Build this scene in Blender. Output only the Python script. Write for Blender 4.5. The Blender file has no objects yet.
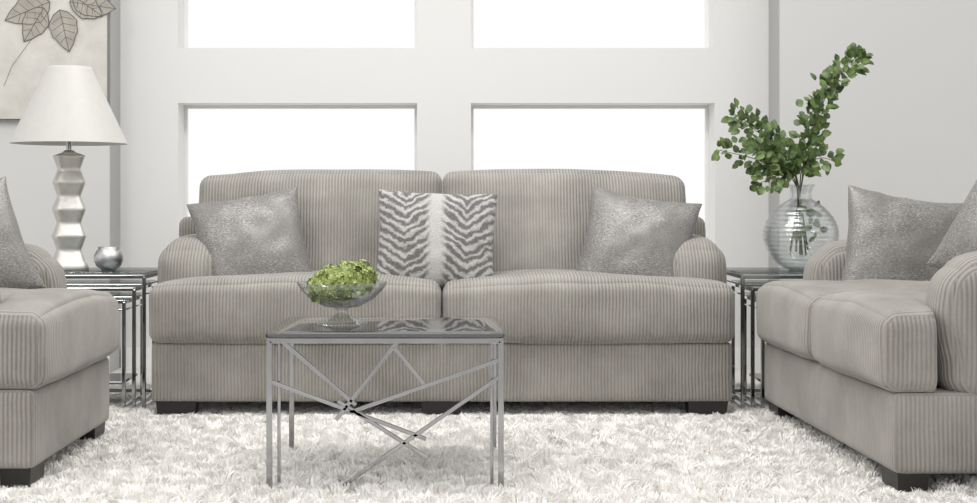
import bpy, bmesh, math, random
import numpy as np
from mathutils import Vector, Matrix, noise
random.seed(4); np.random.seed(4)
sc = bpy.context.scene
try:
    sc.view_settings.view_transform = 'Standard'
    sc.view_settings.look = 'None'
except Exception as e: print(e)

# ---------- node helpers ----------
def new_mat(name):
    m = bpy.data.materials.new(name); m.use_nodes = True
    nt = m.node_tree
    return m, nt, nt.nodes['Principled BSDF']
def setp(b, **k):
    for a, v in k.items():
        a = a.replace('_', ' ')
        if a in b.inputs: b.inputs[a].default_value = v
def rgb(r, g, b):
    f = lambda c: (c/255/12.92) if c/255 <= .04045 else ((c/255+.055)/1.055)**2.4
    return (f(r), f(g), f(b), 1)
def N(nt, t, **k):
    n = nt.nodes.new(t)
    for a, v in k.items(): setattr(n, a, v)
    return n
def math_n(nt, op, a, b=None, clamp=False):
    n = N(nt, 'ShaderNodeMath', operation=op); n.use_clamp = clamp
    for i, v in enumerate((a, b)):
        if v is None: continue
        if isinstance(v, (int, float)): n.inputs[i].default_value = v
        else: nt.links.new(v, n.inputs[i])
    return n.outputs[0]
def mixc(nt, f, a, b):
    n = N(nt, 'ShaderNodeMix', data_type='RGBA')
    if isinstance(f, (int, float)): n.inputs[0].default_value = f
    else: nt.links.new(f, n.inputs[0])
    for i, v in ((6, a), (7, b)):
        if isinstance(v, tuple): n.inputs[i].default_value = v
        else: nt.links.new(v, n.inputs[i])
    return n.outputs[2]
def noise_n(nt, vec, scale, detail=3, rough=.5):
    n = N(nt, 'ShaderNodeTexNoise'); n.inputs['Scale'].default_value = scale
    n.inputs['Detail'].default_value = detail; n.inputs['Roughness'].default_value = rough
    nt.links.new(vec, n.inputs['Vector']); return n.outputs['Fac']
def bump(nt, b, h, strength, dist):
    n = N(nt, 'ShaderNodeBump'); n.inputs['Strength'].default_value = strength
    n.inputs['Distance'].default_value = dist
    nt.links.new(h, n.inputs['Height']); nt.links.new(n.outputs[0], b.inputs['Normal'])
def ramp(nt, f, lo, hi):
    n = N(nt, 'ShaderNodeMapRange'); n.inputs[1].default_value = lo; n.inputs[2].default_value = hi
    nt.links.new(f, n.inputs[0]); return n.outputs[0]

def simple(name, col, rough=.6, metal=0, var=.06, scale=8, bs=.0, **k):
    m, nt, b = new_mat(name)
    tc = N(nt, 'ShaderNodeTexCoord')
    f = noise_n(nt, tc.outputs['Object'], scale)
    d = tuple(c*(1-var) for c in col[:3])+(1,); l = tuple(min(1, c*(1+var)) for c in col[:3])+(1,)
    nt.links.new(mixc(nt, f, d, l), b.inputs['Base Color'])
    setp(b, Roughness=rough, Metallic=metal, **k)
    if bs: bump(nt, b, noise_n(nt, tc.outputs['Object'], scale*20), bs, .002)
    return m

def corduroy(name, pitch=.0142):
    m, nt, b = new_mat(name)
    tc = N(nt, 'ShaderNodeTexCoord')
    so = N(nt, 'ShaderNodeSeparateXYZ'); nt.links.new(tc.outputs['Object'], so.inputs[0])
    sn = N(nt, 'ShaderNodeSeparateXYZ'); nt.links.new(tc.outputs['Normal'], sn.inputs[0])
    k = 2*math.pi/pitch
    wob = math_n(nt, 'MULTIPLY', noise_n(nt, tc.outputs['Object'], 6, 2), .010)
    def st(o):
        s = math_n(nt, 'SINE', math_n(nt, 'MULTIPLY', math_n(nt, 'ADD', o, wob), k))
        return math_n(nt, 'ADD', math_n(nt, 'MULTIPLY', s, .5), .5)
    sx, sy = st(so.outputs[0]), st(so.outputs[1])
    side = ramp(nt, math_n(nt, 'ABSOLUTE', sn.outputs[0]), .72, .80)
    mx = N(nt, 'ShaderNodeMix', data_type='FLOAT')
    nt.links.new(side, mx.inputs[0]); nt.links.new(sx, mx.inputs[2]); nt.links.new(sy, mx.inputs[3])
    h = mx.outputs[0]
    hp = math_n(nt, 'POWER', h, .55)
    big = noise_n(nt, tc.outputs['Object'], 4.2, 5, .65)
    big = ramp(nt, big, .3, .7)  # velvet sheen variation painted into the fabric colour as broad noise
    # brushed nap: ribs fade where the pile is laid flat
    nap = ramp(nt, noise_n(nt, tc.outputs['Object'], 2.3, 4, .6), .35, .60)
    fine = noise_n(nt, tc.outputs['Object'], 110, 2)
    lo = mixc(nt, big, rgb(98, 95, 90), rgb(122, 118, 113))
    lo2 = mixc(nt, big, rgb(124, 120, 114), rgb(148, 144, 138))
    lo = mixc(nt, nap, lo, lo2)
    hi = mixc(nt, big, rgb(138, 134, 128), rgb(166, 162, 155))
    c = mixc(nt, hp, lo, hi)
    c = mixc(nt, math_n(nt, 'MULTIPLY', fine, .18), c, rgb(188, 184, 178))
    nt.links.new(c, b.inputs['Base Color'])
    setp(b, Roughness=.8, Sheen_Weight=.2, Sheen_Roughness=.45, Specular_IOR_Level=.2)
    bump(nt, b, hp, .6, .005)
    return m

M_cord = corduroy('corduroy_greige')
M_foot = simple('espresso_wood', rgb(34, 30, 29), .4)
M_wallw = simple('wall_paint_white', rgb(225, 224, 222), .8, var=.01, scale=2)
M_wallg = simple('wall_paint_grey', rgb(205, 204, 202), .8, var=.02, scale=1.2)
M_ret = simple('wall_return_grey', rgb(172, 172, 171), .8, var=.02)
M_trim = simple('trim_paint', rgb(236, 236, 234), .5, var=.01)
M_floor = simple('floor_pale', rgb(210, 208, 204), .5, var=.05, scale=3)
M_chrome = simple('chrome', (.40, .40, .405, 1), .08, 1, var=.25, scale=9)  # mottled, darkened base colour stands in for dark reflections
M_black = simple('smoked_glass', (.014, .015, .016, 1), .03, 0, var=.1, Specular_IOR_Level=1.0, IOR=1.75)
M_shade = simple('lamp_shade_satin', rgb(196, 194, 189), .5, 0, var=.05, scale=30, Sheen_Weight=.2)
M_silver = simple('silver_leaf', rgb(198, 195, 190), .26, .7, var=.2, scale=35, bs=.45)
M_merc = simple('mercury_glass', (.52, .52, .52, 1), .12, .95, var=.4, scale=45, bs=.5)
M_stem = simple('stem_brown', rgb(82, 84, 50), .7)

def glass(name, tint, k0, k1, pw):
    m = bpy.data.materials.new(name); m.use_nodes = True; nt = m.node_tree; nt.nodes.clear()
    out = N(nt, 'ShaderNodeOutputMaterial'); mix = N(nt, 'ShaderNodeMixShader')
    tr = N(nt, 'ShaderNodeBsdfTransparent'); gl = N(nt, 'ShaderNodeBsdfGlossy')
    gl.inputs['Roughness'].default_value = .05
    gl.inputs[0].default_value = (.92, .93, .93, 1)
    lw = N(nt, 'ShaderNodeLayerWeight'); lw.inputs[0].default_value = .5
    tc = N(nt, 'ShaderNodeTexCoord'); nz = noise_n(nt, tc.outputs['Object'], 30)
    bp = N(nt, 'ShaderNodeBump'); bp.inputs['Strength'].default_value = .5; bp.inputs['Distance'].default_value = .01
    nt.links.new(nz, bp.inputs['Height']); nt.links.new(bp.outputs[0], gl.inputs['Normal'])
    f = math_n(nt, 'ADD', math_n(nt, 'MULTIPLY', math_n(nt, 'POWER', lw.outputs['Facing'], pw), k1), k0, True)
    nt.links.new(f, mix.inputs[0])
    tcol = mixc(nt, math_n(nt, 'POWER', lw.outputs['Facing'], 2.6), tint, tuple(c*.5 for c in tint[:3])+(1,))
    nt.links.new(tcol, tr.inputs[0])
    nt.links.new(tr.outputs[0], mix.inputs[1]); nt.links.new(gl.outputs[0], mix.inputs[2]); nt.links.new(mix.outputs[0], out.inputs[0])
    return m
M_glass = glass('clear_glass', (.965, .975, .975, 1), .10, .35, 2.4)
M_tglass = glass('table_glass', (.80, .84, .84, 1), .08, .3, 3)

def silver_pillow():
    m, nt, b = new_mat('silver_metallic_weave')
    tc = N(nt, 'ShaderNodeTexCoord'); o = tc.outputs['Object']
    mp = N(nt, 'ShaderNodeMapping'); mp.inputs['Scale'].default_value = (.6, 1, 2.8); nt.links.new(o, mp.inputs[0])
    f = noise_n(nt, mp.outputs[0], 170, 3, .7); g = noise_n(nt, o, 6, 4, .55)
    g = ramp(nt, g, .36, .66)
    c = mixc(nt, ramp(nt, f, .45, .68), rgb(106, 104, 102), rgb(186, 183, 179))
    c2 = mixc(nt, ramp(nt, f, .42, .75), rgb(114, 112, 109), rgb(148, 145, 141))
    c = mixc(nt, g, c, c2)
    nt.links.new(c, b.inputs['Base Color']); setp(b, Roughness=.5, Metallic=.35, Sheen_Weight=.08)
    bump(nt, b, f, .15, .001); return m
M_spil = silver_pillow()

def tiger():
    m, nt, b = new_mat('grey_tiger_faux_fur')
    tc = N(nt, 'ShaderNodeTexCoord'); o = tc.outputs['Object']
    s = N(nt, 'ShaderNodeSeparateXYZ'); nt.links.new(o, s.inputs[0])
    ax = math_n(nt, 'ABSOLUTE', math_n(nt, 'ADD', s.outputs[0], math_n(nt, 'MULTIPLY', math_n(nt, 'SINE', math_n(nt, 'MULTIPLY', s.outputs[2], 14.0)), .004)))
    nz = noise_n(nt, o, 13, 4, .65)
    fold = math_n(nt, 'ABSOLUTE', math_n(nt, 'ADD', ax, -.135))
    t = math_n(nt, 'ADD', math_n(nt, 'MULTIPLY', s.outputs[2], 155.0), math_n(nt, 'MULTIPLY', fold, -110.0))
    t = math_n(nt, 'ADD', t, math_n(nt, 'MULTIPLY', nz, 14.0))
    w = math_n(nt, 'SINE', t)
    w = math_n(nt, 'ADD', w, math_n(nt, 'MULTIPLY', math_n(nt, 'ADD', noise_n(nt, o, 22, 3), -.5), 2.2))
    w = math_n(nt, 'ADD', w, math_n(nt, 'MULTIPLY', fold, -2.0))
    w = ramp(nt, w, -1.2, .5)
    spine = ramp(nt, ax, .018, .046)
    w = math_n(nt, 'MULTIPLY', w, spine)
    hair = noise_n(nt, o, 160, 2)
    base = mixc(nt, hair, rgb(160, 158, 157), rgb(200, 198, 196))
    dk = mixc(nt, hair, rgb(74, 72, 71), rgb(124, 121, 119))
    nt.links.new(mixc(nt, w, base, dk), b.inputs['Base Color'])
    setp(b, Roughness=.9, Sheen_Weight=.15); bump(nt, b, hair, .8, .006); return m
M_tiger = tiger()

def shag():
    m, nt, b = new_mat('shag_wool')
    tc = N(nt, 'ShaderNodeTexCoord'); f = noise_n(nt, tc.outputs['Object'], 14, 4)
    nt.links.new(mixc(nt, f, rgb(238, 236, 232), rgb(253, 251, 248)), b.inputs['Base Color'])
    setp(b, Roughness=.95, Sheen_Weight=.15, Specular_IOR_Level=.1); return m
M_shag = shag()
def leafm(name, a, bb, sc_=25):
    m, nt, b = new_mat(name)
    tc = N(nt, 'ShaderNodeTexCoord'); f = noise_n(nt, tc.outputs['Object'], sc_, 2)
    nt.links.new(mixc(nt, ramp(nt, f, .35, .65), a, bb), b.inputs['Base Color'])
    setp(b, Roughness=.5); return m
M_leaf = leafm('leaf_green', rgb(50, 72, 36), rgb(108, 130, 70))
M_hyd = leafm('hydrangea_green', rgb(128, 144, 72), rgb(182, 194, 120), 40)

# ---------- geometry helpers ----------
def obj_mesh(name, verts, faces, mat, parent=None, smooth=True):
    me = bpy.data.meshes.new(name); me.from_pydata([tuple(v) for v in verts], [], faces); me.update()
    if smooth:
        me.polygons.foreach_set('use_smooth', [True]*len(me.polygons))
    o = bpy.data.objects.new(name, me); sc.collection.objects.link(o)
    if mat: me.materials.append(mat)
    if parent: o.parent = parent
    return o
def empty(name, loc=(0, 0, 0), rz=0):
    e = bpy.data.objects.new(name, None); e.empty_display_size = .1
    e.location = loc; e.rotation_euler = (0, 0, rz); sc.collection.objects.link(e); return e
def rbox(name, lo, hi, r, mat, parent, puff=(0, 0, 0), n=14, fn=None):
    bm = bmesh.new(); bmesh.ops.create_cube(bm, size=2)
    bmesh.ops.subdivide_edges(bm, edges=bm.edges[:], cuts=n, use_grid_fill=True)
    lo = Vector(lo); hi = Vector(hi); c = (lo+hi)/2; h = (hi-lo)/2
    r = min(r, min(h)*.999)
    for v in bm.verts:
        t = Vector([math.sin(max(-1, min(1, a))*math.pi/2) for a in v.co])
        p = Vector([t[i]*h[i] for i in range(3)])
        q = Vector([max(-(h[i]-r), min(h[i]-r, p[i])) for i in range(3)])
        d = p-q
        if d.length > 1e-9: p = q+d.normalized()*r
        u = [1-min(1, abs(t[i]))**2 for i in range(3)]
        for i in range(3):
            j, k = (i+1) % 3, (i+2) % 3
            if puff[i]: p[i] += puff[i]*t[i]*(u[j]*u[k])**.5
        p += c
        if fn: p = Vector(fn(p.x, p.y, p.z))
        v.co = p
    bmesh.ops.recalc_face_normals(bm, faces=bm.faces[:])
    me = bpy.data.meshes.new(name); bm.to_mesh(me); bm.free()
    me.polygons.foreach_set('use_smooth', [True]*len(me.polygons))
    me.materials.append(mat)
    o = bpy.data.objects.new(name, me); sc.collection.objects.link(o); o.parent = parent
    return o
def boxes(name, lst, mat, parent=None, bev=0):
    vs, fs = [], []
    for a, b in lst:
        k = len(vs)
        for x in (a[0], b[0]):
            for y in (a[1], b[1]):
                for z in (a[2], b[2]): vs.append((x, y, z))
        fs += [[k+i for i in f] for f in ((0, 1, 3, 2), (4, 6, 7, 5), (0, 4, 5, 1), (2, 3, 7, 6), (0, 2, 6, 4), (1, 5, 7, 3))]
    o = obj_mesh(name, vs, fs, mat, parent, smooth=False)
    if bev:
        md = o.modifiers.new('b', 'BEVEL'); md.width = bev; md.segments = 2
    return o
def bar(a, b, w, up=Vector((0, 1, 0))):
    a = Vector(a); b = Vector(b); d = (b-a).normalized()
    s = d.cross(up)
    if s.length < .01: s = d.cross(Vector((1, 0, 0)))
    s.normalize(); t = d.cross(s).normalized(); h = w/2
    vs = []
    for p in (a, b):
        for i, j in ((-1, -1), (1, -1), (1, 1), (-1, 1)): vs.append(p+s*h*i+t*h*j)
    return vs, [(0, 3, 2, 1), (4, 5, 6, 7), (0, 1, 5, 4), (1, 2, 6, 5), (2, 3, 7, 6), (3, 0, 4, 7)]
def bars(name, segs, mat, parent, w, bev=.002):
    V, F = [], []
    for s in segs:
        a, b = s[0], s[1]; ww = s[2] if len(s) > 2 else w
        v, f = bar(a, b, ww); k = len(V); V += v; F += [[i+k for i in q] for q in f]
    o = obj_mesh(name, V, F, mat, parent, smooth=False)
    if bev: md = o.modifiers.new('b', 'BEVEL'); md.width = bev; md.segments = 2
    return o
def lathe(name, prof, mat, parent, seg=48, wob=None, square=None, loc=(0, 0, 0)):
    V, F = [], []
    for i, (r, z) in enumerate(prof):
        for j in range(seg):
            a = 2*math.pi*j/seg; rr = r
            if square: rr = r/ (abs(math.cos(a))**square+abs(math.sin(a))**square)**(1/square)
            dz = 0
            if wob: rr, dz = wob(rr, z, a)
            V.append((loc[0]+rr*math.cos(a), loc[1]+rr*math.sin(a), loc[2]+z+dz))
    for i in range(len(prof)-1):
        for j in range(seg):
            k = (j+1) % seg
            F.append((i*seg+j, i*seg+k, (i+1)*seg+k, (i+1)*seg+j))
    return obj_mesh(name, V, F, mat, parent)
def tube(name, pts, r, mat, parent, cyc=False, r_end=None):
    cu = bpy.data.curves.new(name, 'CURVE'); cu.dimensions = '3D'; cu.bevel_depth = r; cu.bevel_resolution = 2
    s = cu.splines.new('POLY'); s.points.add(len(pts)-1); s.use_cyclic_u = cyc
    for i, p in enumerate(pts):
        s.points[i].co = (*p, 1)
        if r_end: s.points[i].radius = 1+(r_end/r-1)*i/(len(pts)-1)
    cu.materials.append(mat)
    o = bpy.data.objects.new(name, cu); sc.collection.objects.link(o); o.parent = parent; return o
def sm(t): t = max(0, min(1, t)); return t*t*(3-2*t)

# ---------- pillow ----------
def pillow(name, size, thick, mat, loc, roll, tilt, yaw, seed=0, squash=1.0, pinch=.085):
    n = 40; V, F = [], []
    idx = {}
    for side in (-1, 1):
        for i in range(n+1):
            for j in range(n+1):
                u = math.sin((2*i/n-1)*math.pi/2); v = math.sin((2*j/n-1)*math.pi/2)
                edge = i in (0, n) or j in (0, n)
                if side == 1 and edge: idx[(side, i, j)] = idx[(-1, i, j)]; continue
                x = u*(1-pinch*(1-v*v))*size/2; z = v*(1-pinch*(1-u*u))*size/2*squash
                t = ((1-u*u)*(1-v*v))**.42*thick/2
                nz = noise.noise(Vector((x*7+seed*7, z*7, side*3+seed)))
                n2 = noise.noise(Vector((x*15+seed*5, z*15, seed*2.3)))
                y = side*t*(1+.2*nz+.07*n2)
                cr = (abs(u)*abs(v))**3
                y += .010*nz*(1-cr)
                z -= .016*(1-u*u)*(1-v*v)-.006*n2
                x += .006*noise.noise(Vector((z*9, x*9, seed+4)))
                idx[(side, i, j)] = len(V); V.append((x, y, z))
    for side in (-1, 1):
        for i in range(n):
            for j in range(n):
                q = [idx[(side, i, j)], idx[(side, i+1, j)], idx[(side, i+1, j+1)], idx[(side, i, j+1)]]
                F.append(q if side == -1 else q[::-1])
    o = obj_mesh(name, V, F, mat)
    R = Matrix.Rotation(math.radians(yaw), 4, 'Z') @ Matrix.Rotation(math.radians(tilt), 4, 'X') @ Matrix.Rotation(math.radians(roll), 4, 'Y')
    o.matrix_world = Matrix.Translation(loc) @ R
    return o

# ---------- couch ----------
def couch(name, W, nseat, loc, rz, ex=0.0):
    e = empty(name, loc, math.radians(rz)); H = W/2; A = .25
    rbox('base', (-H+.012, .025, .06), (H-.012, .96+ex, .312), .022, M_cord, e, puff=(.004, .008, 0), n=18)
    L = W/nseat
    for k in range(nseat):
        x0 = -H+k*L; x1 = x0+L; lft = k == 0; rgt = k == nseat-1
        def fn(x, y, z, x0=x0, x1=x1, lft=lft, rgt=rgt):
            s = A*sm((y-.165)/.045)
            t = (x-x0)/(x1-x0)
            a = x0+(s if lft else 0); b = x1-(s if rgt else 0)
            x = a+t*(b-a)
            nz = noise.noise(Vector((x*4+loc[0], y*4, z*4)))
            z += .010*nz
            if z > .45: z += .026*(1-(2*t-1)**2)
            y -= .009*nz
            return (x, y, z)
        g = .002
        rbox('seat_cushion_%d' % (k+1), (x0+g, -.005, .314), (x1-g, .72+ex, .550), .045, M_cord, e, puff=(0, .026, .024), n=40, fn=fn)
        for zz in (.335, .527):
            pts = []
            for i in range(41):
                t = i/40; xx = x0+.03+t*(x1-x0-.06)
                nz = noise.noise(Vector((xx*4+loc[0], 0, zz*4)))
                pts.append((xx, .004-.009*nz-.011*math.sin(math.pi*t), zz+.010*nz+(.026*(1-(2*t-1)**2) if zz > .45 else 0)))
            tube('welt', pts, .0045, M_cord, e)
    for s in (-1, 1):
        def fa(x, y, z, s=s):
            if y < .45 and z > .45:
                z -= .030*((.45-y)/.26)**2*((z-.45)/.28)
            if z > .4: y -= .02*math.sin(math.pi*min(1, (z-.4)/.3))*(1 if y < .3 else 0)
            return (x, y, z)
        a, b = (-H-.0, -H+A) if s < 0 else (H-A, H)
        rbox('arm_%s' % ('left' if s < 0 else 'right'), (a, .205, .27), (b, .97+ex, .742), .095, M_cord, e, puff=(.012, .014, .016), n=26, fn=fa)
    rbox('back_frame', (-H-.015, .80+ex, .07), (H+.015, .99+ex, .84), .05, M_cord, e, n=14)
    Bw = H-.11; Lb = 2*Bw/nseat
    for k in range(nseat):
        x0 = -Bw+k*Lb; x1 = x0+Lb; lft = k == 0; rgt = k == nseat-1
        def fb(x, y, z, x0=x0, x1=x1, lft=lft, rgt=rgt):
            s = .155*(1-sm((z-.70)/.08))
            t = (x-x0)/(x1-x0)
            a = x0+(s if lft else 0); b = x1-(s if rgt else 0)
            x = a+t*(b-a)
            nz = noise.noise(Vector((x*3+loc[0]+9, y*3, z*3)))
            n2 = noise.noise(Vector((x*8+loc[0]+9, y*8, z*6)))
            y += .24*(z-.55)+.028*nz+.014*n2+ex
            if z > .9:
                z += .012*(1-(2*t-1)**2)+.012*nz
                o_ = (1-t) if lft else 0
                if rgt: o_ = max(o_, t)
                if nseat > 1: z += .010-.018*o_**2
            return (x, y, z)
        rbox('back_cushion_%d' % (k+1), (x0+.001, .53, .50), (x1-.001, .76, 1.035), .05, M_cord, e, puff=(0, .058, .006), n=36, fn=fb)
    fw, fd = .17, .10
    fx = [-H+.03+fw/2, H-.03-fw/2]
    if W > 2: fx.append(0)
    V, F = [], []
    for cx in fx:
        for cy in (.09, .88+ex):
            k = len(V)
            for z, sc_ in ((0.0, .92), (.065, 1)):
                for i, j in ((-1, -1), (1, -1), (1, 1), (-1, 1)): V.append((cx+i*fw/2*sc_, cy+j*fd/2*sc_, z))
            F += [[k+q for q in f] for f in ((0, 3, 2, 1), (4, 5, 6, 7), (0, 1, 5, 4), (1, 2, 6, 5), (2, 3, 7, 6), (3, 0, 4, 7))]
    obj_mesh('feet', V, F, M_foot, e, smooth=False)
    return e
G = .008   # top of the rug backing
couch('sofa', 2.48, 2, (-.013, 6.3, G), 0)
couch('loveseat', 1.78, 2, (1.345, 5.5, G), -89, ex=.42)
couch('armchair', 1.10, 1, (-1.265, 5.245, G), 90)

# ---------- pillows ----------
def P(px, py, Y): return Vector(((px-445)*Y/1500, Y, .9-(py-205)*Y/1500))
pillow('throw_pillow', .50, .19, M_spil, P(253, 247, 6.65), -10, -20, 10, 1)
pillow('throw_pillow', .50, .19, M_spil, P(636, 247, 6.65), 10, -20, -10, 2)
pillow('tiger_pillow', .53, .18, M_tiger, P(436, 241, 6.64), 2, -17, 0, 3, .86, .05)
pillow('throw_pillow', .51, .20, M_spil, P(906, 255, 5.98), 9, -16, -4, 4)
pillow('throw_pillow', .46, .17, M_spil, (1.99, 5.30, .80), 22, -20, -50, 5)
pillow('throw_pillow', .45, .17, M_spil, (-1.735, 5.42, .735), -18, -16, 18, 6)

# ---------- coffee table ----------
ct = empty('coffee_table', (0, 0, 0))
X0, X1, Y0, Y1 = -.5625, .1875, 4.69, 5.40; T = .5
rbox('glass_top', (X0, Y0, T-.016), (X1, Y1, T), .004, M_black, ct, n=4)
w = .018; h = w/2; zt = T-.016-h
a0, a1, b0, b1 = X0+.012, X1-.012, Y0+.014, Y1-.014
segs = [((a0, b0, zt), (a1, b0, zt)), ((a0, b1, zt), (a1, b1, zt)), ((a0, b0, zt), (a0, b1, zt)), ((a1, b0, zt), (a1, b1, zt))]
for x in (a0, a1):
    for y in (b0, b1): segs.append(((x, y, G), (x, y, zt)))
for x in (a0+.028, a1-.028): segs.append(((x, b0+.02, G), (x, b0+.02, zt), .010))
bars('frame', segs, M_chrome, ct, w)
def Q(px, py):
    s = 1500/b0
    return ((px-445)/s, b0, max(.02, .9-(py-205)/s))
st = [(Q(282, 341), Q(356, 405)), (Q(338, 401), Q(428, 458)), (Q(398, 341), Q(336, 420)), (Q(394, 347), Q(424, 384)),
      (Q(499, 360), Q(348, 413)), (Q(499, 377), Q(343, 493)), (Q(270, 381), Q(426, 439))]
bars('struts', st, M_chrome, ct, .0125)

# ---------- bowl with hydrangea ----------
bx = P(342, 324, 5.05); bw = empty('glass_bowl', (bx.x, bx.y, T)); bw.scale = (1.0, 1.0, 1.03)
def wob(r, z, a): return r*(1+(.06*math.cos(8*a) if z < .02 and r > .04 else 0)), 0
lathe('bowl', [(.085, .0), (.083, .005), (.055, .014), (.025, .028), (.016, .042), (.02, .05), (.06, .062), (.105, .085), (.135, .112), (.15, .135), (.153, .136), (.137, .110), (.106, .081), (.06, .057), (.0, .055)], M_glass, bw, 64, wob)
V, F = [], []
for i in range(1000):
    th = random.uniform(0, 2*math.pi); ph = math.acos(random.uniform(-.5, 1))
    d = Vector((math.sin(ph)*math.cos(th), math.sin(ph)*math.sin(th), math.cos(ph)))
    lump = 1+.18*noise.noise(d*3.2)
    c = Vector((d.x*.106*lump, d.y*.10*lump, .125+d.z*.066*lump+(.018*d.x)))
    c *= random.uniform(.93, 1.05)
    nrm = (d+Vector([random.uniform(-.5, .5) for _ in range(3)])).normalized()
    t = nrm.orthogonal().normalized(); s = nrm.cross(t); ro = random.uniform(0, 3); R = random.uniform(.009, .014)
    for k in range(4):
        a = ro+k*math.pi/2
        u = t*math.cos(a)+s*math.sin(a); v2 = nrm.cross(u); b = len(V)
        V += [c, c+u*R*.6+v2*R*.42+nrm*R*.25, c+u*R+nrm*R*.1, c+u*R*.6-v2*R*.42+nrm*R*.25]
        F.append((b, b+1, b+2, b+3))
obj_mesh('hydrangea', V, F, M_hyd, bw, smooth=False)
lathe('hydrangea_core', [(0, .075), (.05, .080), (.085, .105), (.08, .145), (.05, .17), (0, .178)], M_hyd, bw, 24)

# ---------- nesting side tables ----------
def nest(name, xc, y0, W, D, H):
    e = empty(name, (xc, y0, G)); H -= G
    S = []
    for k, (w2, dd, hh) in enumerate(((W, D, H), (W-.09, D-.05, H-.055), (W-.18, D-.10, H-.11))):
        q = .016; x0, x1 = -w2/2+q/2, w2/2-q/2
        ya, yb = q/2+k*.004, dd-q/2
        zt = hh-.012-q/2
        S += [((x0, ya, zt), (x1, ya, zt), q), ((x0, yb, zt), (x1, yb, zt), q)]
        for x in (x0, x1):
            S += [((x, ya, zt), (x, yb, zt), q), ((x, ya, .008), (x, yb, .008), q), ((x, ya, 0), (x, ya, zt), q), ((x, yb, 0), (x, yb, zt), q)]
            S += [((x, ya, zt-.035), (x, yb, zt-.035), .008)]
        S += [((x0, ya, zt-.035), (x1, ya, zt-.035), .008)]
        boxes('glass_top_%d' % (k+1), [((-w2/2, .0, hh-.01), (w2/2, dd, hh))], M_tglass, e, .002)
    S += [((-W/2+.06, D-.03, .02), (W/2-.06, D-.03, .02), .016)]
    bars('frame', S, M_chrome, e, .016)
    boxes('lower_shelf', [((-W/2+.115, .06, .10), (W/2-.115, D-.12, .112))], M_black, e, .002)
    return e
nest('nesting_tables', -1.58, 6.56, .54, .52, .605)
nest('nesting_tables', 1.575, 6.56, .56, .52, .605)
TZ = .605

# ---------- table lamp ----------
lp = empty('table_lamp', (-1.717, 6.85, TZ))
prof = [(0, 0), (.086, 0), (.086, .012), (.080, .03)]
lob = 4.0
for i in range(1, 61):
    t = i/60; z = .03+t*.49
    ph = (t*lob) % 1
    r = .054+.022*(abs(2*ph-1)**1.0)
    r -= .006*t
    prof.append((r, z))
prof += [(.03, .535), (.018, .545), (0, .546)]
o = lathe('body', prof, M_silver, lp, 48, square=5)
o.rotation_euler = (0, 0, math.radians(20))
lathe('neck', [(.012, .54), (.012, .60), (.02, .602), (.02, .64)], M_chrome, lp, 20)
lathe('shade', [(.263, .575), (.262, .579), (.105, .912), (.102, .925), (.099, .925), (.102, .908), (.258, .577), (.263, .575)], M_shade, lp, 72)
tube('harp', [(0.1*math.cos(a), 0, .915) for a in (0, math.pi)], .003, M_chrome, lp)
lathe('finial', [(0, .905), (.008, .905), (.008, .915), (.010, .922), (.0, .930)], M_chrome, lp, 16)

# ---------- mercury glass votive ----------
vt = empty('silver_votive', (-1.525, 6.80, TZ))
def wv(r, z, a): return r*(1+.02*math.cos(16*a+z*90)), 0
lathe('globe', [(0, 0), (.03, 0), (.036, .004), (.055, .02), (.065, .045), (.065, .065), (.056, .085), (.046, .096), (.048, .106), (.045, .106), (.042, .095), (.055, .075), (.055, .04), (.02, .01), (0, .01)], M_merc, vt, 64, wv)

# ---------- vase with branches ----------
vs = empty('glass_vase', (1.613, 6.80, TZ))
vp = [(0, .004), (.05, 0), (.062, .006)]
for i in range(1, 110):
    t = i/110; z = .006+t*.315
    r = .062+(.168-.062)*math.sin(math.pi*min(1, t*1.0))**.62 if t < .5 else .045+(.168-.045)*math.sin(math.pi*t)**.72
    r += .0014*math.sin(t*95)
    vp.append((r, z))
vp += [(.047, .325), (.046, .345), (.052, .372), (.066, .386)]
lathe('vase', vp, M_glass, vs, 72)
lathe('vase_inner', [(max(0, r-.007), z+.003) for r, z in vp[1:]], M_glass, vs, 72)
V, F = [], []
def leaf(p, d, nrm, L):
    d = d.normalized(); s = d.cross(nrm)
    if s.length < .01: s = d.orthogonal()
    s.normalize(); nrm = s.cross(d); k = len(V)
    prof_ = [(0, 0), (.18, .27), (.45, .38), (.75, .27), (1, 0)]
    for t, wd in prof_:
        c = p+d*L*t - nrm*L*.18*t*t
        V.extend([c, c+s*L*wd+nrm*L*.10*(wd/.4), c-s*L*wd+nrm*L*.10*(wd/.4)])
    for i in range(4):
        a = k+3*i
        F.append((a, a+3, a+4, a+1)); F.append((a, a+2, a+5, a+3))
def vz(px, py, dy=0):
    Y = 6.80+dy; p = P(px, py, Y); return Vector((p.x-1.613, dy, p.z-TZ))
def spline(pts, n):
    out = []
    m = len(pts)-1
    for i in range(n+1):
        t = i/n*m; k = min(int(t), m-1); f = t-k
        p0 = pts[max(k-1, 0)]; p1 = pts[k]; p2 = pts[k+1]; p3 = pts[min(k+2, m)]
        out.append(.5*((2*p1)+(p2-p0)*f+(2*p0-5*p1+4*p2-p3)*f*f+(3*p1-p0-3*p2+p3)*f**3))
    return out
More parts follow.
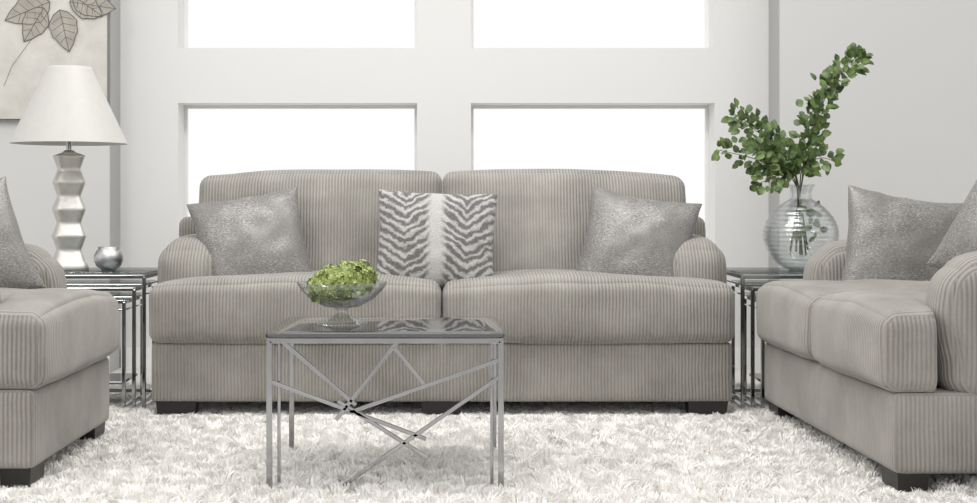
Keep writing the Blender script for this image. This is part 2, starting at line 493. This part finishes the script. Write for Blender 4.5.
branches = [
 ([vz(806, 255, .02), vz(799, 188), vz(789, 162, -.02), vz(768, 140, -.03), vz(738, 118, -.05)], 84),
 ([vz(808, 250), vz(797, 188, -.01), vz(778, 168, -.05), vz(752, 158, -.08), vz(718, 150, -.1)], 78),
 ([vz(796, 252), vz(797, 188, .01), vz(780, 158, .05), vz(758, 130, .08), vz(731, 112, .1)], 70),
 ([vz(790, 255, -.02), vz(801, 188), vz(806, 150, .02), vz(822, 105, .0), vz(843, 70, -.02), vz(861, 54, -.03)], 170),
 ([vz(790, 250, .03), vz(801, 188, .01), vz(808, 150, .04), vz(811, 115, .06), vz(833, 75, .08)], 120),
 ([vz(800, 255, .03), vz(800, 186, .01), vz(804, 168, -.05), vz(820, 158, -.08), vz(836, 162, -.1)], 40),
 ([vz(806, 255, -.03), vz(798, 188, -.01), vz(790, 168, -.06), vz(776, 176, -.1), vz(758, 184, -.12)], 40),
 ([vz(802, 255, -.03), vz(798, 188, -.02), vz(790, 160, -.08), vz(772, 150, -.1), vz(755, 140, -.1)], 64),
]
for bi, (pts, nl) in enumerate(branches):
    sp = spline(pts, 40)
    tube('branch_%d' % (bi+1), sp, .0035, M_stem, vs, r_end=.0012)
    for i in range(nl):
        t = .34+.66*((i+random.random()*.6)/nl) if bi < 5 else .42+.58*i/nl
        k = min(int(t*40), 39); p = sp[k].lerp(sp[k+1], t*40-k); d = (sp[k+1]-sp[k]).normalized()
        rv = Vector([random.uniform(-1, 1) for _ in range(3)]).normalized()
        out = (rv-d*rv.dot(d)).normalized()
        off = out*random.uniform(.0, .055)
        leaf(p+off, (out*1.0+d*.7), Vector((random.uniform(-.8, .8), -1, random.uniform(-.3, 1))), random.uniform(.032, .052))
for i in range(26):
    p = vz(random.uniform(794, 820), random.uniform(203, 245), random.uniform(-.04, .04))
    rv = Vector([random.uniform(-1, 1) for _ in range(3)])
    leaf(p, rv, Vector((0, -1, .3)), .042)
obj_mesh('leaves', V, F, M_leaf, vs)

# ---------- rug ----------
RX0, RX1, RY0, RY1 = -2.6, 2.7, 3.7, 7.35
rug = empty('shag_rug', (0, 0, 0))
boxes('backing', [((RX0, RY0, 0.001), (RX1, RY1, G))], M_shag, rug)
n = 300000
px = np.random.uniform(RX0, RX1, n); py = np.random.uniform(RY0, RY1, n)
press = np.ones(n)
def pr(x0, x1, y0, y1, pad=.05, k=.25):
    m = (px > x0-pad) & (px < x1+pad) & (py > y0-pad) & (py < y1+pad); press[m] = np.minimum(press[m], k)
pr(-1.85, -1.31, 6.45, 7.1, .03, .25); pr(1.28, 1.85, 6.42, 7.1, .03, .25)
pr(-1.2, 1.2, 6.25, 7.3, .03, .45)
for x in (X0, X1):
    for y in (Y0, Y1): pr(x, x, y, y, .035, .35)
pr(1.38, 1.5, 4.6, 4.85, .03, .4); pr(-1.4, -1.3, 4.65, 4.9, .03, .4)
gx, gy = 420, 300
fa = np.zeros((gx, gy)); fh = np.zeros((gx, gy)); fb_ = np.zeros((gx, gy))
for i in range(gx):
    for j in range(gy):
        x = RX0+(RX1-RX0)*i/gx; y = RY0+(RY1-RY0)*j/gy
        fa[i, j] = noise.noise(Vector((x*19, y*13, 0))); fb_[i, j] = noise.noise(Vector((x*19, y*13, 7))); fh[i, j] = noise.noise(Vector((x*22, y*14, 3)))
ii = np.clip(((px-RX0)/(RX1-RX0)*gx).astype(int), 0, gx-1); jj = np.clip(((py-RY0)/(RY1-RY0)*gy).astype(int), 0, gy-1)
dx = fa[ii, jj]*1.7+np.random.normal(0, .3, n); dy = fb_[ii, jj]*1.7+np.random.normal(0, .3, n)
hh = (.023+.022*fh[ii, jj]+np.random.uniform(-.004, .004, n))*press
ang = np.random.uniform(0, math.pi, n); wx = np.cos(ang)*.0028; wy = np.sin(ang)*.0028
ll = .022
V = np.zeros((n, 5, 3))
V[:, 0] = np.stack([px-wx, py-wy, np.full(n, G-.002)], 1); V[:, 1] = np.stack([px+wx, py+wy, np.full(n, G-.002)], 1)
V[:, 2] = np.stack([px+wx+dx*ll*.4, py+wy+dy*ll*.4, G+hh*.7], 1); V[:, 3] = np.stack([px-wx+dx*ll*.4, py-wy+dy*ll*.4, G+hh*.7], 1)
V[:, 4] = np.stack([px+dx*ll*1.1, py+dy*ll*1.1, G+hh], 1)
me = bpy.data.meshes.new('pile'); me.vertices.add(n*5); me.vertices.foreach_set('co', V.ravel())
b = np.arange(n)*5
loops = np.stack([b, b+1, b+2, b+3, b+3, b+2, b+4], 1).ravel()
me.loops.add(n*7); me.loops.foreach_set('vertex_index', loops.astype(np.int32))
ls = np.stack([np.arange(n)*7, np.arange(n)*7+4], 1).ravel(); lt = np.tile([4, 3], n)
me.polygons.add(n*2); me.polygons.foreach_set('loop_start', ls.astype(np.int32)); me.polygons.foreach_set('loop_total', lt.astype(np.int32))
me.update(calc_edges=True); me.validate(); me.materials.append(M_shag)
o = bpy.data.objects.new('pile', me); sc.collection.objects.link(o); o.parent = rug

# ---------- room ----------
FY0 = -2.0
boxes('floor', [((-5, FY0, -.05), (5, 8.6, 0))], M_floor)
ZT = 3.2; YW = 8.3; YB = 8.55
wx_ = [(-1.4776, -.155), (.144, 1.494)]
wz_ = [(.32, 1.4645), (1.769, 2.9)]
xs = [-1.80, wx_[0][0], wx_[0][1], wx_[1][0], wx_[1][1], 1.79]
L = [((xs[0], YW, 0), (xs[1], YB, ZT)), ((xs[2], YW, 0), (xs[3], YB, ZT)), ((xs[4], YW, 0), (xs[5], YB, ZT))]
for a, b_ in wx_:
    L += [((a, YW, 0), (b_, YB, wz_[0][0])), ((a, YW, wz_[0][1]), (b_, YB, wz_[1][0])), ((a, YW, wz_[1][1]), (b_, YB, ZT))]
boxes('wall_back', L, M_wallw)
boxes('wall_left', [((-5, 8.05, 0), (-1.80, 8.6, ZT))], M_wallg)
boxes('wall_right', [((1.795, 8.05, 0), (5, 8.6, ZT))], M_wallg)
boxes('wall_return_left', [((-1.80, 8.052, 0), (-1.796, 8.3, ZT))], M_ret)  # thin facing on the wall return, darker grey than the wall
boxes('wall_return_right', [((1.790, 8.052, 0), (1.7945, 8.3, ZT))], M_ret)
boxes('baseboard_back', [((-1.79, 8.28, 0), (1.785, 8.299, .11))], M_trim)
boxes('baseboard_left', [((-5, 8.03, 0), (-1.80, 8.049, .11))], M_trim)
boxes('baseboard_right', [((1.80, 8.03, 0), (5, 8.049, .11))], M_trim)
k = 1
for a, b_ in wx_:
    for c, d in wz_:
        f = .018; y0, y1 = YB-.05, YB-.02
        boxes('window_%d' % k, [((a, y0, c), (a+f, y1, d)), ((b_-f, y0, c), (b_, y1, d)), ((a+f, y0, c), (b_-f, y1, c+f)), ((a+f, y0, d-f), (b_-f, y1, d))], M_trim)
        k += 1

# ---------- botanical picture ----------
def canvas():
    m, nt, b = new_mat('aged_canvas')
    tc = N(nt, 'ShaderNodeTexCoord'); f = noise_n(nt, tc.outputs['Object'], 5, 6, .65); g = noise_n(nt, tc.outputs['Object'], 2, 3)
    c = mixc(nt, ramp(nt, f, .35, .7), rgb(192, 188, 179), rgb(220, 217, 211)); c = mixc(nt, math_n(nt, 'MULTIPLY', g, .5), c, rgb(208, 206, 201))
    nt.links.new(c, b.inputs['Base Color']); setp(b, Roughness=.8); return m
M_can = canvas(); M_ink = simple('ink_grey', rgb(100, 96, 90), .8, var=.2, scale=30)
M_pl = simple('leaf_wash', rgb(166, 161, 152), .8, var=.3, scale=20)
M_fr = simple('picture_edge', rgb(120, 118, 113), .5)
pic = empty('botanical_picture', (-2.36, 8.05, 1.86))
boxes('canvas', [((-.555, -.03, -.50), (.555, -.002, .50))], M_can, pic)
boxes('edge', [((.555, -.035, -.505), (.561, -.001, .505)), ((-.561, -.035, -.505), (-.555, -.001, .505)), ((-.561, -.035, -.511), (.561, -.001, -.505)), ((-.561, -.035, .505), (.561, -.001, .511))], M_fr, pic)
def pleaf(px, py, ang, L, wd, dep):
    c = Vector(((px-445)*8.02/1500+2.36, -.032-dep, .9-(py-205)*8.02/1500-1.86))
    d = Vector((math.cos(ang), 0, math.sin(ang))); s = Vector((-d.z, 0, d.x))
    pts = []
    for i in range(13):
        t = i/12; pts.append((t, wd*math.sin(math.pi*t**.8)**.9*(1-.25*t)*(1+.06*math.sin(t*25))))
    V = []
    for t, q in pts: V += [c+d*L*t+s*q*L, c+d*L*t-s*q*L]
    obj_mesh('leaf_wash', V, [(2*i, 2*i+2, 2*i+3, 2*i+1) for i in range(12)], M_pl, pic, smooth=False)
    lift = Vector((0, -.0005, 0))
    for sg in (1, -1):
        tube('leaf_line', [c+lift+d*L*t+s*q*L*sg for t, q in pts], .0018, M_ink, pic)
        for t in (.16, .32, .48, .64):
            q = wd*math.sin(math.pi*(t+.12)**.8)**.9*(1-.25*(t+.12))
            tube('leaf_vein', [c+lift+d*L*t, c+lift+d*L*(t+.12)+s*q*.85*L*sg], .0010, M_ink, pic)
    tube('leaf_rib', [c+lift, c+lift+d*L], .0015, M_ink, pic)
for qi, a in enumerate([(24, -14, 2.0, .22, .3), (44, -14, 2.7, .28, .3), (72, -12, .8, .24, .3), (50, 2, -2.75, .26, .34), (44, 8, -2.1, .21, .36), (60, 10, -1.35, .23, .36), (70, 2, -.15, .25, .34), (74, -4, -.62, .19, .32)]):
    pleaf(*a, qi*.001)
tube('stem_line', [Vector(((x-445)*8.02/1500+2.36, -.032, .9-(y-205)*8.02/1500-1.86)) for x, y in ((50, -4), (34, 36), (12, 66), (4, 86))], .001, M_ink, pic)

# ---------- light ----------
wd = bpy.data.worlds.new('World'); sc.world = wd; wd.use_nodes = True
bg = wd.node_tree.nodes['Background']; bg.inputs[0].default_value = (1, .998, .995, 1); bg.inputs[1].default_value = 1.01
def area(name, loc, target, size, power):
    l = bpy.data.lights.new(name, 'AREA'); l.shape = 'RECTANGLE'; l.size = size[0]; l.size_y = size[1]; l.energy = power
    l.color = (1, .985, .965)
    o = bpy.data.objects.new(name, l); sc.collection.objects.link(o); o.location = loc
    o.rotation_euler = (Vector(target)-Vector(loc)).to_track_quat('-Z', 'Y').to_euler()
area('added_key_light', (-2.8, 3.0, 3.4), (.4, 6.5, .5), (1.0, 1.0), 38)  # unseen key light added from the upper left front
area('added_overhead_light', (0, 5.5, 3.6), (0, 5.3, 0), (2.4, 1.2), 85)  # unseen light added above to brighten the rug and upward faces

cam = bpy.data.cameras.new('camera'); co = bpy.data.objects.new('camera', cam); sc.collection.objects.link(co)
co.location = (0, 0, .9); co.rotation_euler = (math.pi/2, 0, 0)
cam.sensor_width = 36; cam.lens = 1500/977*36; cam.shift_x = 43.5/977; cam.shift_y = -46.5/977
cam.clip_end = 100
sc.camera = co
